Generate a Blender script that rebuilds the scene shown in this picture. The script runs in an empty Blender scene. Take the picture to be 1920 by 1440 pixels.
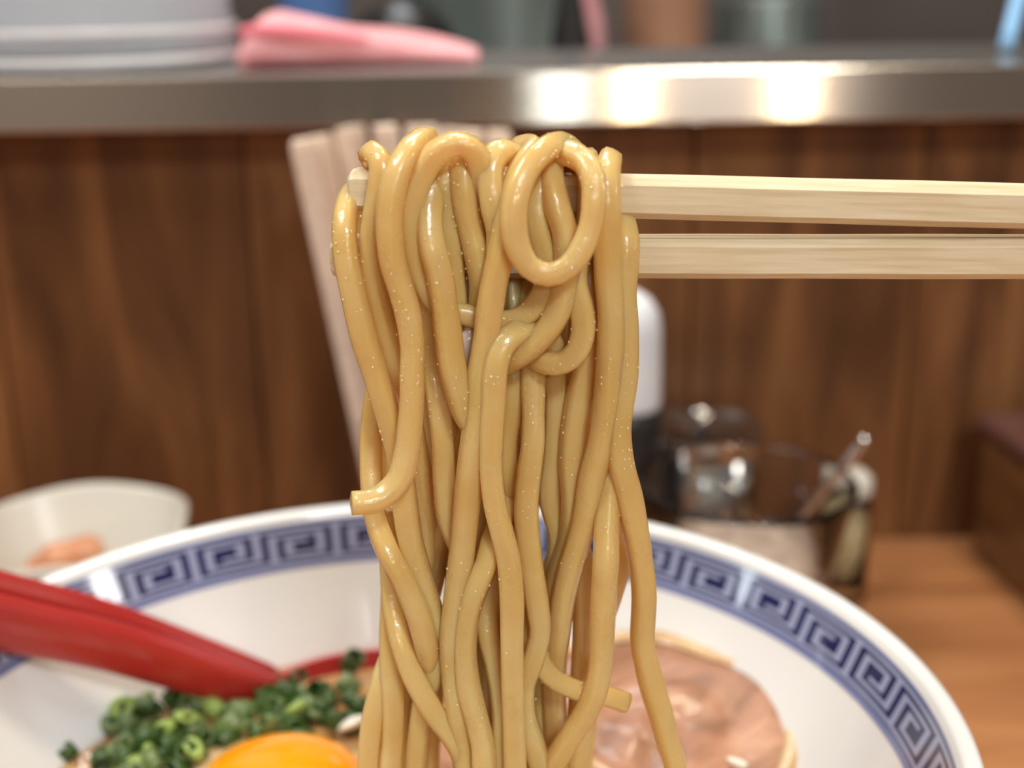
import bpy, bmesh, math, random
from mathutils import Vector, Matrix
random.seed(7)
PI = math.pi
S = bpy.context.scene
C = S.collection

# ------------------------------------------------------------------ camera, world, lights
H = 0.219                      # camera height above the table top
F = 2500.0                     # focal length in pixels of a 1920 x 1440 frame
PITCH = math.radians(17.4)
ROLL = math.radians(-0.8)
cd = bpy.data.cameras.new('camera')
cam = bpy.data.objects.new('camera', cd); C.objects.link(cam)
cd.sensor_width = 36.0
cd.lens = F / 1920 * 36
cd.clip_start = 0.01; cd.clip_end = 20
cam.matrix_world = (Matrix.Translation((0, 0, H)) @ Matrix.Rotation(PI / 2 - PITCH, 4, 'X')
                    @ Matrix.Rotation(ROLL, 4, 'Z'))
cd.dof.use_dof = True
cd.dof.focus_distance = 0.205
cd.dof.aperture_fstop = cd.lens / 4.4
S.camera = cam

w = bpy.data.worlds.new('room_light'); S.world = w
w.use_nodes = True
wn = w.node_tree.nodes['Background']
wn.inputs[0].default_value = (0.62, 0.58, 0.54, 1)
wn.inputs[1].default_value = 0.34

def area(name, loc, target, size, power, col, sy=None):
    l = bpy.data.lights.new(name, 'AREA'); l.energy = power; l.color = col
    l.shape = 'RECTANGLE' if sy else 'DISK'; l.size = size
    if sy: l.size_y = sy
    o = bpy.data.objects.new(name, l); C.objects.link(o)
    o.location = loc
    o.rotation_euler = (Vector(target) - Vector(loc)).to_track_quat('-Z', 'Y').to_euler()
    return o
area('ceiling_panel_lamp', (0.37, -0.92, 1.22), (0.0, 0.25, 0.12), 0.34, 14.5, (0.92, 0.97, 1.0), 0.22)
area('overhead_lamp', (-0.52, 0.06, 1.15), (-0.02, 0.22, 0.12), 0.42, 11.5, (1.0, 0.95, 0.88), 0.35)
area('pendant_lamp_behind', (0.145, -0.62, 0.46), (0.1, 0.45, 0.17), 0.035, 0.75, (1.0, 0.82, 0.55))
area('pendant_lamp_right', (0.335, -0.62, 0.46), (0.15, 0.45, 0.17), 0.035, 0.75, (1.0, 0.82, 0.55))
area('cool_lamp_behind', (0.062, -0.62, 0.46), (0.0, 0.45, 0.17), 0.07, 0.45, (0.80, 0.95, 1.0))
area('side_lamp_right', (1.30, -0.08, 0.60), (0.0, 0.25, 0.1), 0.13, 2.0, (1.0, 0.96, 0.90), 0.16)
area('side_lamp_left', (-1.45, 0.20, 0.47), (0.0, 0.25, 0.1), 0.10, 0.35, (0.85, 0.95, 1.0))
area('counter_lamp', (0.22, 0.44, 1.05), (0.02, 0.25, 0.08), 0.16, 5.5, (1.0, 0.85, 0.64))
area('kitchen_lamp', (-0.1, 1.0, 1.2), (-0.1, 0.95, 0.1), 0.5, 11.0, (0.95, 0.98, 1.0), 0.25)

S.view_settings.view_transform = 'Standard'
S.view_settings.look = 'None'
S.view_settings.gamma = 1.0
S.view_settings.use_curve_mapping = False
S.view_settings.exposure = -0.45

# ------------------------------------------------------------------ helpers
def at(px, py, Y):
    """world point on the upright plane y = Y seen at that point of the photograph"""
    c, s = math.cos(ROLL), math.sin(ROLL)
    X_, Y_ = px - 960, py - 720
    a = X_ * c + Y_ * s; b = -X_ * s + Y_ * c
    d = Vector((a / F, math.cos(PITCH) - b / F * math.sin(PITCH), -math.sin(PITCH) - b / F * math.cos(PITCH)))
    d *= Y / d.y
    return Vector((d.x, d.y, H + d.z))

def at_z(px, py, z):
    p = at(px, py, 1.0) - Vector((0, 0, H))
    p *= (z - H) / p.z
    return Vector((p.x, p.y, z))

def tag(o, label=None, cat=None, group=None, kind=None):
    if label: o['label'] = label
    if cat: o['category'] = cat
    if group: o['group'] = group
    if kind: o['kind'] = kind
    return o

def empty(name, loc=(0, 0, 0), rz=0):
    o = bpy.data.objects.new(name, None); C.objects.link(o)
    o.location = loc; o.rotation_euler = (0, 0, rz)
    o.empty_display_size = 0.01
    return o

def link(name, me, mats=None, parent=None, smooth=True):
    if isinstance(me, bmesh.types.BMesh):
        m = bpy.data.meshes.new(name); me.normal_update(); me.to_mesh(m); me.free(); me = m
    if mats:
        for k in (mats if isinstance(mats, (list, tuple)) else [mats]): me.materials.append(k)
    if smooth:
        for p in me.polygons: p.use_smooth = True
    o = bpy.data.objects.new(name, me); C.objects.link(o)
    if parent: o.parent = parent
    return o

def add_box(bm, lo, hi, bevel=0.0, seg=2, M=None):
    r = bmesh.ops.create_cube(bm, size=1.0)
    vs = r['verts']
    sc = [hi[i] - lo[i] for i in range(3)]; ce = [(hi[i] + lo[i]) / 2 for i in range(3)]
    for v in vs:
        v.co = Vector([v.co[i] * sc[i] + ce[i] for i in range(3)])
    if bevel:
        es = list({e for v in vs for e in v.link_edges})
        r2 = bmesh.ops.bevel(bm, geom=es, offset=bevel, segments=seg, affect='EDGES', profile=0.5)
        vs = list({v for f in r2['faces'] for v in f.verts} | {v for v in vs if v.is_valid})
    if M:
        for v in vs: v.co = M @ v.co
    return bm

def add_lathe(bm, prof, n=64, cx=0, cy=0, a0=0, a1=2 * PI, close=True, super_e=None, mod=None):
    rings = []
    full = abs(a1 - a0 - 2 * PI) < 1e-6
    cols = n if full else n + 1
    for r, z in prof:
        ring = []
        for k in range(cols):
            a = a0 + (a1 - a0) * k / n
            rr = r
            if super_e:
                rr = r / (abs(math.cos(a)) ** super_e + abs(math.sin(a)) ** super_e) ** (1 / super_e)
            dz = 0
            if mod: rr, dz = mod(rr, z, a)
            ring.append(bm.verts.new((cx + rr * math.cos(a), cy + rr * math.sin(a), z + dz)))
        rings.append(ring)
    for i in range(len(rings) - 1):
        for k in range(n):
            k2 = (k + 1) % cols
            bm.faces.new((rings[i][k], rings[i][k2], rings[i + 1][k2], rings[i + 1][k]))
    return rings

def cap(bm, ring, flip=False):
    f = bm.faces.new(ring[::-1] if flip else ring)
    return f

def catmull(P, R, step):
    """centripetal-ish Catmull-Rom through the points, resampled"""
    out = []; rad = []
    n = len(P)
    for i in range(n - 1):
        p0 = P[max(i - 1, 0)]; p1 = P[i]; p2 = P[i + 1]; p3 = P[min(i + 2, n - 1)]
        m = max(2, int((p2 - p1).length / step))
        for k in range(m):
            t = k / m
            q = 0.5 * ((2 * p1) + (p2 - p0) * t + (2 * p0 - 5 * p1 + 4 * p2 - p3) * t * t + (3 * p1 - p0 - 3 * p2 + p3) * t ** 3)
            out.append(q); rad.append(R[i] * (1 - t) + R[i + 1] * t)
    out.append(P[-1]); rad.append(R[-1])
    return out, rad

def tube_mesh(name, pts, rads, n=12, square=0.0, twist=0.0, flat=1.0, ref=Vector((0, 1, 0))):
    bm = bmesh.new()
    t0 = (pts[1] - pts[0]).normalized()
    nrm = ref.cross(t0)
    if nrm.length < 1e-4: nrm = Vector((1, 0, 0))
    nrm.normalize()
    rings = []
    for i, p in enumerate(pts):
        t = (pts[min(i + 1, len(pts) - 1)] - pts[max(i - 1, 0)]).normalized()
        nrm = (nrm - t * nrm.dot(t)).normalized()
        b = t.cross(nrm)
        ring = []
        tw = twist * i / len(pts)
        for k in range(n):
            a = 2 * PI * k / n
            e = 1 + square * (-math.cos(4 * a)) * 0.5
            x = math.cos(a) * rads[i] * e; y = math.sin(a) * rads[i] * e * flat
            ca, sa = math.cos(tw), math.sin(tw)
            x, y = x * ca - y * sa, x * sa + y * ca
            ring.append(bm.verts.new(p + nrm * x + b * y))
        rings.append(ring)
    for i in range(len(rings) - 1):
        for k in range(n):
            bm.faces.new((rings[i][k], rings[i][(k + 1) % n], rings[i + 1][(k + 1) % n], rings[i + 1][k]))
    bm.faces.new(rings[0][::-1]); bm.faces.new(rings[-1])
    bmesh.ops.recalc_face_normals(bm, faces=bm.faces)
    m = bpy.data.meshes.new(name); bm.to_mesh(m); bm.free()
    return m

# ------------------------------------------------------------------ materials
def mat(name, col=(0.8, 0.8, 0.8), rough=0.5, metal=0.0, spec=0.5, coat=0.0, trans=0.0, ior=1.45, sss=0.0,
        sss_r=(1, 0.5, 0.2), sss_s=0.003, aniso=0.0):
    m = bpy.data.materials.new(name); m.use_nodes = True
    p = m.node_tree.nodes['Principled BSDF']
    p.inputs['Base Color'].default_value = (*col, 1)
    p.inputs['Roughness'].default_value = rough
    p.inputs['Metallic'].default_value = metal
    p.inputs['Specular IOR Level'].default_value = spec
    p.inputs['Coat Weight'].default_value = coat
    p.inputs['Coat Roughness'].default_value = 0.06
    p.inputs['Transmission Weight'].default_value = trans
    p.inputs['IOR'].default_value = ior
    p.inputs['Anisotropic'].default_value = aniso
    if sss:
        p.inputs['Subsurface Weight'].default_value = sss
        p.inputs['Subsurface Radius'].default_value = sss_r
        p.inputs['Subsurface Scale'].default_value = sss_s
    return m

def nt(m): return m.node_tree, m.node_tree.nodes['Principled BSDF']

def noise_col(m, stops, scale=(1, 1, 1), nscale=10, detail=5, rough=0.55, distort=0.0, bump=0.0, bscale=None, bdist=0.0005, rand=0.0):
    """colour ramp over a stretched noise in object space, optional bump from the same kind of noise"""
    t, p = nt(m); N = t.nodes; L = t.links
    tc = N.new('ShaderNodeTexCoord'); mp = N.new('ShaderNodeMapping')
    mp.inputs['Scale'].default_value = scale
    L.new(tc.outputs['Object'], mp.inputs['Vector'])
    vec = mp.outputs['Vector']
    if rand:
        oi = N.new('ShaderNodeObjectInfo'); mu = N.new('ShaderNodeVectorMath'); mu.operation = 'MULTIPLY_ADD'
        cx = N.new('ShaderNodeCombineXYZ')
        for k in range(3): L.new(oi.outputs['Random'], cx.inputs[k])
        mu.inputs[1].default_value = (rand, rand * 1.7, rand * 0.6)
        L.new(cx.outputs[0], mu.inputs[0]); L.new(vec, mu.inputs[2])
        vec = mu.outputs[0]
    n = N.new('ShaderNodeTexNoise'); n.inputs['Scale'].default_value = nscale
    n.inputs['Detail'].default_value = detail; n.inputs['Roughness'].default_value = rough
    n.inputs['Distortion'].default_value = distort
    L.new(vec, n.inputs['Vector'])
    r = N.new('ShaderNodeValToRGB')
    el = r.color_ramp.elements
    while len(el) < len(stops): el.new(0.5)
    for e, (pos, c) in zip(el, stops): e.position = pos; e.color = (*c, 1)
    L.new(n.outputs['Fac'], r.inputs['Fac'])
    L.new(r.outputs['Color'], p.inputs['Base Color'])
    if bump:
        b = N.new('ShaderNodeBump'); b.inputs['Strength'].default_value = bump; b.inputs['Distance'].default_value = bdist
        if bscale:
            n2 = N.new('ShaderNodeTexNoise'); n2.inputs['Scale'].default_value = bscale; n2.inputs['Detail'].default_value = 3
            L.new(vec, n2.inputs['Vector']); L.new(n2.outputs['Fac'], b.inputs['Height'])
        else:
            L.new(n.outputs['Fac'], b.inputs['Height'])
        L.new(b.outputs['Normal'], p.inputs['Normal'])
    return m

M = {}
M['noodle'] = noise_col(mat('noodle', rough=0.34, spec=0.5, coat=0.9, sss=0.75, sss_r=(1.0, 0.52, 0.14), sss_s=0.0024),
                        [(0.3, (0.81, 0.58, 0.20)), (0.7, (0.91, 0.71, 0.315))], nscale=90, detail=3, rand=3.0)
t, p = nt(M['noodle']); N = t.nodes; L = t.links       # wet skin: fine ripples and tiny droplets
p.inputs['Coat Roughness'].default_value = 0.10
tc = N.new('ShaderNodeTexCoord')
n1 = N.new('ShaderNodeTexNoise'); n1.inputs['Scale'].default_value = 700; n1.inputs['Detail'].default_value = 4
vo = N.new('ShaderNodeTexVoronoi'); vo.inputs['Scale'].default_value = 1500
n2 = N.new('ShaderNodeTexNoise'); n2.inputs['Scale'].default_value = 110; n2.inputs['Detail'].default_value = 2
for q_ in (n1, vo, n2): L.new(tc.outputs['Object'], q_.inputs['Vector'])
rp = N.new('ShaderNodeValToRGB'); rp.color_ramp.elements[0].position = 0.50; rp.color_ramp.elements[1].position = 0.62
L.new(n2.outputs['Fac'], rp.inputs['Fac'])
mr = N.new('ShaderNodeMapRange'); mr.inputs['From Min'].default_value = 0.0; mr.inputs['From Max'].default_value = 0.5; mr.inputs['To Min'].default_value = 1.0; mr.inputs['To Max'].default_value = 0.0
L.new(vo.outputs['Distance'], mr.inputs['Value'])
mu = N.new('ShaderNodeMath'); mu.operation = 'MULTIPLY'; L.new(mr.outputs[0], mu.inputs[0]); L.new(rp.outputs['Color'], mu.inputs[1])
b1 = N.new('ShaderNodeBump'); b1.inputs['Strength'].default_value = 0.6; b1.inputs['Distance'].default_value = 0.00022; L.new(n1.outputs['Fac'], b1.inputs['Height'])
b2 = N.new('ShaderNodeBump'); b2.inputs['Strength'].default_value = 1.0; b2.inputs['Distance'].default_value = 0.0005; L.new(mu.outputs[0], b2.inputs['Height']); L.new(b1.outputs[0], b2.inputs['Normal'])
L.new(b1.outputs[0], p.inputs['Normal']); L.new(b2.outputs[0], p.inputs['Coat Normal'])
tr = N.new('ShaderNodeBsdfTranslucent'); tr.inputs['Color'].default_value = (1.0, 0.60, 0.09, 1)   # light soaks through the strands
mx = N.new('ShaderNodeMixShader'); mx.inputs[0].default_value = 0.26
out = N['Material Output']
L.new(p.outputs[0], mx.inputs[1]); L.new(tr.outputs[0], mx.inputs[2]); L.new(mx.outputs[0], out.inputs['Surface'])
M['oil'] = mat('broth_droplets', (0.95, 0.76, 0.42), 0.04, spec=0.8, coat=1.0)
M['chop'] = noise_col(mat('pale_chopstick_wood', rough=0.55, spec=0.3),
                      [(0.3, (0.66, 0.51, 0.31)), (0.55, (0.79, 0.66, 0.45)), (0.8, (0.86, 0.76, 0.57))], scale=(12, 220, 220), nscale=4, detail=5, bump=0.15, bdist=0.0002)
M['chop_far'] = noise_col(mat('pale_splints', rough=0.6, spec=0.25),
                          [(0.3, (0.68, 0.50, 0.38)), (0.8, (0.85, 0.70, 0.58))], scale=(200, 200, 15), nscale=3, rand=4.0)
M['porcelain'] = mat('white_porcelain', (0.80, 0.80, 0.785), 0.12, coat=0.5, spec=0.5)
M['navy'] = mat('navy_glaze', (0.012, 0.017, 0.085), 0.12, coat=0.5)
M['pale_blue'] = mat('pale_blue_glaze', (0.33, 0.36, 0.54), 0.12, coat=0.5)
M['mid_blue'] = mat('washed_blue_glaze', (0.20, 0.23, 0.43), 0.12, coat=0.5)
M['broth'] = noise_col(mat('broth', rough=0.06, spec=0.5, coat=0.6, sss=0.3, sss_r=(1, 0.6, 0.25), sss_s=0.004),
                       [(0.3, (0.42, 0.20, 0.07)), (0.55, (0.62, 0.36, 0.15)), (0.75, (0.74, 0.50, 0.27))], nscale=60, detail=4, bump=0.15, bdist=0.0006)
M['red'] = mat('red_plastic', (0.42, 0.026, 0.022), 0.28, spec=0.5)
M['yolk'] = mat('egg_yolk', (0.95, 0.34, 0.004), 0.12, spec=0.5, coat=0.4, sss=0.5, sss_r=(1, 0.5, 0.1), sss_s=0.004)
M['egg_white'] = mat('egg_white', (0.72, 0.48, 0.25), 0.1, coat=0.6, sss=0.4, sss_r=(1, 0.7, 0.4), sss_s=0.004)
M['pork'] = noise_col(mat('pork', rough=0.42, coat=0.12, sss=0.25, sss_r=(1, 0.4, 0.25), sss_s=0.002),
                      [(0.25, (0.13, 0.052, 0.022)), (0.42, (0.30, 0.135, 0.07)), (0.58, (0.48, 0.235, 0.135)), (0.78, (0.66, 0.42, 0.23))], scale=(1, 2.2, 1), nscale=30, detail=4, distort=1.2, bump=0.5, bdist=0.0012)
M['pork_fat'] = noise_col(mat('pork_fat', rough=0.3, coat=0.25, sss=0.3, sss_r=(1, 0.6, 0.3), sss_s=0.002),
                          [(0.3, (0.50, 0.27, 0.12)), (0.7, (0.74, 0.53, 0.31))], nscale=80, bump=0.3, bdist=0.0006)
M['scallion_dark'] = mat('scallion_dark', (0.040, 0.085, 0.014), 0.35, coat=0.2)
M['scallion_mid'] = mat('scallion_mid', (0.13, 0.19, 0.06), 0.35, coat=0.2)
M['scallion_light'] = mat('scallion_light', (0.33, 0.45, 0.11), 0.35, coat=0.2)
M['onion'] = mat('onion_glint_white', (0.85, 0.80, 0.70), 0.2, coat=0.4, sss=0.3, sss_s=0.002)  # onion white, also the colour of the modelled highlight on the pork
M['bubble'] = mat('bubble_film', (0.9, 0.75, 0.55), 0.03, trans=0.9, ior=1.33)
M['cream'] = mat('cream_ceramic', (0.66, 0.63, 0.56), 0.3, coat=0.08)
M['pickle'] = noise_col(mat('pickle', rough=0.3, coat=0.3, sss=0.2, sss_s=0.002),
                        [(0.3, (0.60, 0.22, 0.10)), (0.7, (0.80, 0.42, 0.24))], nscale=60, bump=0.3)
M['table'] = noise_col(mat('table_wood', rough=0.32, spec=0.4),
                       [(0.25, (0.26, 0.105, 0.042)), (0.5, (0.40, 0.17, 0.068)), (0.75, (0.50, 0.235, 0.10))], scale=(2.0, 14, 2), nscale=4, detail=6, distort=0.6, bump=0.08, bdist=0.0004)
M['wall'] = noise_col(mat('panel_wood', rough=0.42, spec=0.35),
                      [(0.25, (0.062, 0.024, 0.010)), (0.45, (0.135, 0.053, 0.019)), (0.58, (0.21, 0.085, 0.029)), (0.75, (0.29, 0.128, 0.046))],
                      scale=(14, 14, 2.2), nscale=2.6, detail=6, distort=0.9, bump=0.1, bdist=0.0006, rand=9.0)
M['steel'] = mat('brushed_steel', (0.61, 0.50, 0.41), 0.18, metal=1.0, aniso=1.0)
M['steel_top'] = mat('satin_steel_top', (0.62, 0.59, 0.55), 0.27, metal=1.0)
M['steel2'] = mat('polished_steel', (0.62, 0.60, 0.58), 0.12, metal=1.0)
M['glass'] = mat('clear_glass', (0.98, 0.99, 0.99), 0.02, trans=1.0, ior=1.36)
M['clear_plastic'] = mat('cloudy_plastic', (0.86, 0.90, 0.96), 0.18, trans=0.65, ior=1.2, spec=0.5)
M['white_plastic'] = mat('white_plastic', (0.85, 0.86, 0.90), 0.3)
M['black'] = mat('black_plastic', (0.02, 0.018, 0.018), 0.3)
M['pink'] = noise_col(mat('pink_cloth', rough=0.9, spec=0.1), [(0.3, (0.80, 0.33, 0.36)), (0.7, (0.88, 0.48, 0.50))], nscale=60, bump=0.4, bscale=900, bdist=0.0006)
M['blue_plastic'] = mat('blue_plastic', (0.10, 0.20, 0.46), 0.4)
M['sky_plastic'] = mat('light_blue_plastic', (0.30, 0.58, 0.92), 0.35)
M['box_wood'] = noise_col(mat('box_wood', rough=0.3, coat=0.3), [(0.3, (0.085, 0.034, 0.013)), (0.7, (0.19, 0.083, 0.03))], scale=(3, 3, 20), nscale=4, detail=5)
M['box_lid'] = mat('dark_lacquer', (0.12, 0.05, 0.045), 0.18, coat=0.6)
M['sesame'] = noise_col(mat('sesame', rough=0.7), [(0.35, (0.42, 0.30, 0.14)), (0.65, (0.72, 0.58, 0.34))], nscale=500, detail=2)
M['garlic'] = noise_col(mat('minced_garlic', rough=0.4, coat=0.2), [(0.3, (0.27, 0.19, 0.14)), (0.7, (0.48, 0.37, 0.30))], nscale=160, detail=3, bump=0.5, bdist=0.002)
M['kitchen'] = noise_col(mat('kitchen_panel', rough=0.45), [(0.3, (0.055, 0.036, 0.03)), (0.7, (0.13, 0.10, 0.085))], nscale=3, detail=3)
M['pot_dark'] = mat('dark_iron', (0.06, 0.035, 0.03), 0.4)
M['copper'] = mat('brown_ceramic', (0.40, 0.20, 0.12), 0.4)
M['greysteel'] = mat('grey_green_steel', (0.24, 0.28, 0.26), 0.35, metal=0.6)

# steel tangent along z so that highlights smear upright (brushed sideways)
t, p = nt(M['steel'])
tg = t.nodes.new('ShaderNodeCombineXYZ'); tg.inputs[2].default_value = 1.0
t.links.new(tg.outputs[0], p.inputs['Tangent'])

# ------------------------------------------------------------------ setting: table, panel wall, steel ledge
bm = bmesh.new(); add_box(bm, (-0.8, -0.35, -0.03), (0.8, 0.5, 0.0), 0.002)
tag(link('table', bm, M['table'], smooth=False), 'orange-brown wooden counter table under the noodle bowl', 'table')

bm = bmesh.new(); add_box(bm, (-2.2, -1.6, -0.78), (2.2, 1.7, -0.75))
tag(link('floor', bm, M['pot_dark'], smooth=False), 'dark floor of the noodle shop', kind='structure')
WALL_Y = 0.487
wall = tag(empty('wall_back', (0, WALL_Y, 0)), 'dark brown wood plank wall below the steel ledge', kind='structure')
bm = bmesh.new(); add_box(bm, (-0.8, 0.012, 0), (0.8, 0.03, 0.165))
link('backing_board', bm, M['pot_dark'], wall, smooth=False)
x = -0.62; k = 0
while x < 0.62:
    wdt = (0.084, 0.096, 0.074, 0.09)[k % 4]
    bm = bmesh.new(); add_box(bm, (0, 0, 0.0), (wdt - 0.0006, 0.013 + 0.001 * (k % 2), 0.166), 0.0008)
    o = link('plank', bm, M['wall'], wall, smooth=False); o.location = (x, 0, 0)
    x += wdt; k += 1

bm = bmesh.new(); add_box(bm, (-0.8, 0.468, 0.166), (0.8, 0.592, 0.1845), 0.0010, 3)
for v in bm.verts:                       # the front edge leans back a little
    if v.co.y < 0.5: v.co.y += (v.co.z - 0.166) * 0.15
bm.normal_update()
for f in bm.faces: f.material_index = 1 if f.normal.z > 0.75 else 0
tag(link('steel_ledge', bm, [M['steel'], M['steel_top']], smooth=False), 'brushed stainless steel ledge running along the top of the wood wall', 'ledge')

# ------------------------------------------------------------------ kitchen behind the ledge
bm = bmesh.new(); add_box(bm, (-1.4, 1.6, -0.6), (1.4, 1.64, 1.3))
tag(link('wall_kitchen', bm, M['kitchen'], smooth=False), 'dim brown kitchen wall far behind the ledge', kind='structure')
bm = bmesh.new(); add_box(bm, (-1.2, 0.75, 0.06), (1.2, 1.5, 0.09), 0.004)
tag(link('kitchen_worktop', bm, M['steel2'], smooth=False), 'steel kitchen worktop beyond the ledge', 'worktop')
bm = bmesh.new(); add_box(bm, (-1.2, 0.80, -0.6), (1.2, 1.45, 0.06))
tag(link('kitchen_cabinet', bm, M['kitchen'], smooth=False), 'dark base cabinet carrying the kitchen worktop', 'cabinet')

def pot(name, px, Y, r, h, m, label, cat, z0=0.09, lid=None, rim=True):
    X = at(px, 60, Y).x
    t_ = tag(empty(name, (X, Y, z0)), label, cat)
    bm = bmesh.new()
    rg = add_lathe(bm, [(r * 0.9, 0), (r * 0.97, 0.006), (r, 0.02), (r, h - 0.004), (r * 1.05, h), (r * 0.96, h), (r * 0.95, h - 0.01), (r * 0.9, 0.01)], 40)
    cap(bm, rg[0], True); cap(bm, rg[-1])
    bmesh.ops.recalc_face_normals(bm, faces=bm.faces)
    link('body', bm, m, t_)
    if lid:
        bm = bmesh.new()
        rg = add_lathe(bm, [(r * 1.02, h), (r * 1.02, h + 0.006), (r * 0.7, h + 0.018), (r * 0.15, h + 0.024), (r * 0.15, h + 0.04), (r * 0.02, h + 0.043)], 40)
        cap(bm, rg[-1]); cap(bm, rg[0], True)
        link('lid', bm, lid, t_)
    return t_
pot('stock_pot', 950, 1.05, 0.075, 0.13, M['greysteel'], 'grey-green steel pot standing in the blurred kitchen', 'pot')
pot('brown_crock', 1245, 1.15, 0.034, 0.11, M['copper'], 'brown earthen crock standing in the blurred kitchen', 'crock')
pot('small_steel_pot', 1440, 1.2, 0.045, 0.10, M['greysteel'], 'small steel pot right of the brown crock in the kitchen', 'pot')
pot('lidded_pot', 755, 0.90, 0.032, 0.085, M['pot_dark'], 'dark brown pot with black lid behind the pink cloth', 'pot', lid=M['black'])
pot('blue_tub', 590, 0.86, 0.021, 0.12, M['blue_plastic'], 'blue plastic tub behind the left end of the pink cloth', 'tub')
# tall black bottle and pink towel hanging beside it
X = at(1070, 60, 0.80).x
b_ = tag(empty('tall_black_bottle', (X, 0.80, 0.09)), 'tall black bottle standing left of the thin pink towel', 'bottle')
bm = bmesh.new(); rg = add_lathe(bm, [(0.011, 0), (0.0125, 0.004), (0.0125, 0.085), (0.006, 0.12), (0.005, 0.15)], 32); cap(bm, rg[0], True); cap(bm, rg[-1])
link('body', bm, M['black'], b_)
bm = bmesh.new(); rg = add_lathe(bm, [(0.006, 0.15), (0.0062, 0.166), (0.004, 0.168)], 24); cap(bm, rg[-1]); cap(bm, rg[0], True)
link('cap', bm, M['black'], b_)
a_ = at(1092, -30, 0.83); e_ = at(1112, 110, 0.83)
pts, rr = catmull([a_, a_.lerp(e_, 0.4) + Vector((0.003, 0, 0)), e_, e_ + Vector((0.002, 0, -0.03)), Vector((e_.x, 0.83, 0.092))], [0.005, 0.006, 0.007, 0.007, 0.006], 0.01)
tag(link('rolled_towel', tube_mesh('rolled_towel', pts, rr, 12, flat=0.6), M['pink']), 'thin pink rolled towel standing beside the black bottle', 'towel')

# cloudy plastic container on the ledge
LZ = 0.1845
t_ = tag(empty('plastic_container', (-0.160, 0.530, LZ)), 'cloudy clear plastic container on the left of the steel ledge', 'container')
bm = bmesh.new()
rg = add_lathe(bm, [(0.050, 0), (0.054, 0.002), (0.055, 0.010), (0.0545, 0.016), (0.053, 0.019), (0.0535, 0.14), (0.0555, 0.142), (0.0555, 0.146), (0.0515, 0.146), (0.051, 0.02), (0.048, 0.006)], 64)
cap(bm, rg[0], True); cap(bm, rg[-1]); bmesh.ops.recalc_face_normals(bm, faces=bm.faces)
link('body', bm, M['clear_plastic'], t_)
bm = bmesh.new()
for zz in (0.003, 0.013):
    add_lathe(bm, [(0.0549, zz), (0.0556, zz + 0.0012), (0.0549, zz + 0.0024)], 64)
link('base_ribs', bm, M['white_plastic'], t_)
bm = bmesh.new(); rg = add_lathe(bm, [(0.046, 0.0065), (0.050, 0.012), (0.050, 0.085)], 48); cap(bm, rg[0], True); cap(bm, rg[-1])
link('contents', bm, mat('pale_ice', (0.72, 0.76, 0.84), 0.25, trans=0.35, ior=1.2), t_)

# pink folded cloth
bm = bmesh.new()
secs = []
n = 26
for i in range(n + 1):
    u = i / n
    X = -0.097 + 0.086 * u
    hgt = (0.0165 * (1 - u) ** 0.8 + 0.0035) * min(1, (u + 0.02) * 9) ** 0.5
    dep = 0.030 - 0.006 * u
    cy = 0.520 + 0.010 * u
    ring = []
    for k in range(20):
        a = 2 * PI * k / 20
        ca, sa = math.cos(a), math.sin(a)
        yy = cy + dep * math.copysign(abs(ca) ** 0.6, ca)
        zz = hgt * 0.5 * (1 + math.copysign(abs(sa) ** 0.7, sa)) + (0.0009 * math.sin(9 * u + 3 * ca) if sa > 0 else 0)
        ring.append(bm.verts.new((X, yy, LZ + 0.0003 + zz)))
    secs.append(ring)
for i in range(n):
    for k in range(20):
        bm.faces.new((secs[i][k], secs[i][(k + 1) % 20], secs[i + 1][(k + 1) % 20], secs[i + 1][k]))
cap(bm, secs[0]); cap(bm, secs[-1], True); bmesh.ops.recalc_face_normals(bm, faces=bm.faces)
cl = empty('folded_cloth', (0, 0, 0)); tag(cl, 'folded pink cloth lying on the steel ledge', 'cloth')
link('cloth_layer', bm, M['pink'], cl)
pts, rr = catmull([Vector((-0.0955, 0.495, LZ + 0.013)), Vector((-0.085, 0.492, LZ + 0.0135)), Vector((-0.07, 0.491, LZ + 0.0125)), Vector((-0.05, 0.4915, LZ + 0.010))], [0.0022, 0.0026, 0.0022, 0.0012], 0.003)
link('fold_edge', tube_mesh('fold_edge', pts, rr, 10), mat('deep_pink_cloth', (0.78, 0.22, 0.27), 0.9, spec=0.1), cl)

# light blue stick
a_ = at(1884, 118, 0.52); a_.z = LZ + 0.003
e_ = at(1924, -60, 0.535)
pts, rr = catmull([a_, a_.lerp(e_, 0.5), e_, e_ + (e_ - a_)], [0.0029, 0.0028, 0.0027, 0.0026], 0.01)
tag(link('blue_stick', tube_mesh('blue_stick', pts, rr, 12), M['sky_plastic']), 'light blue plastic stick leaning at the right end of the ledge', 'stick')

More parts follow.
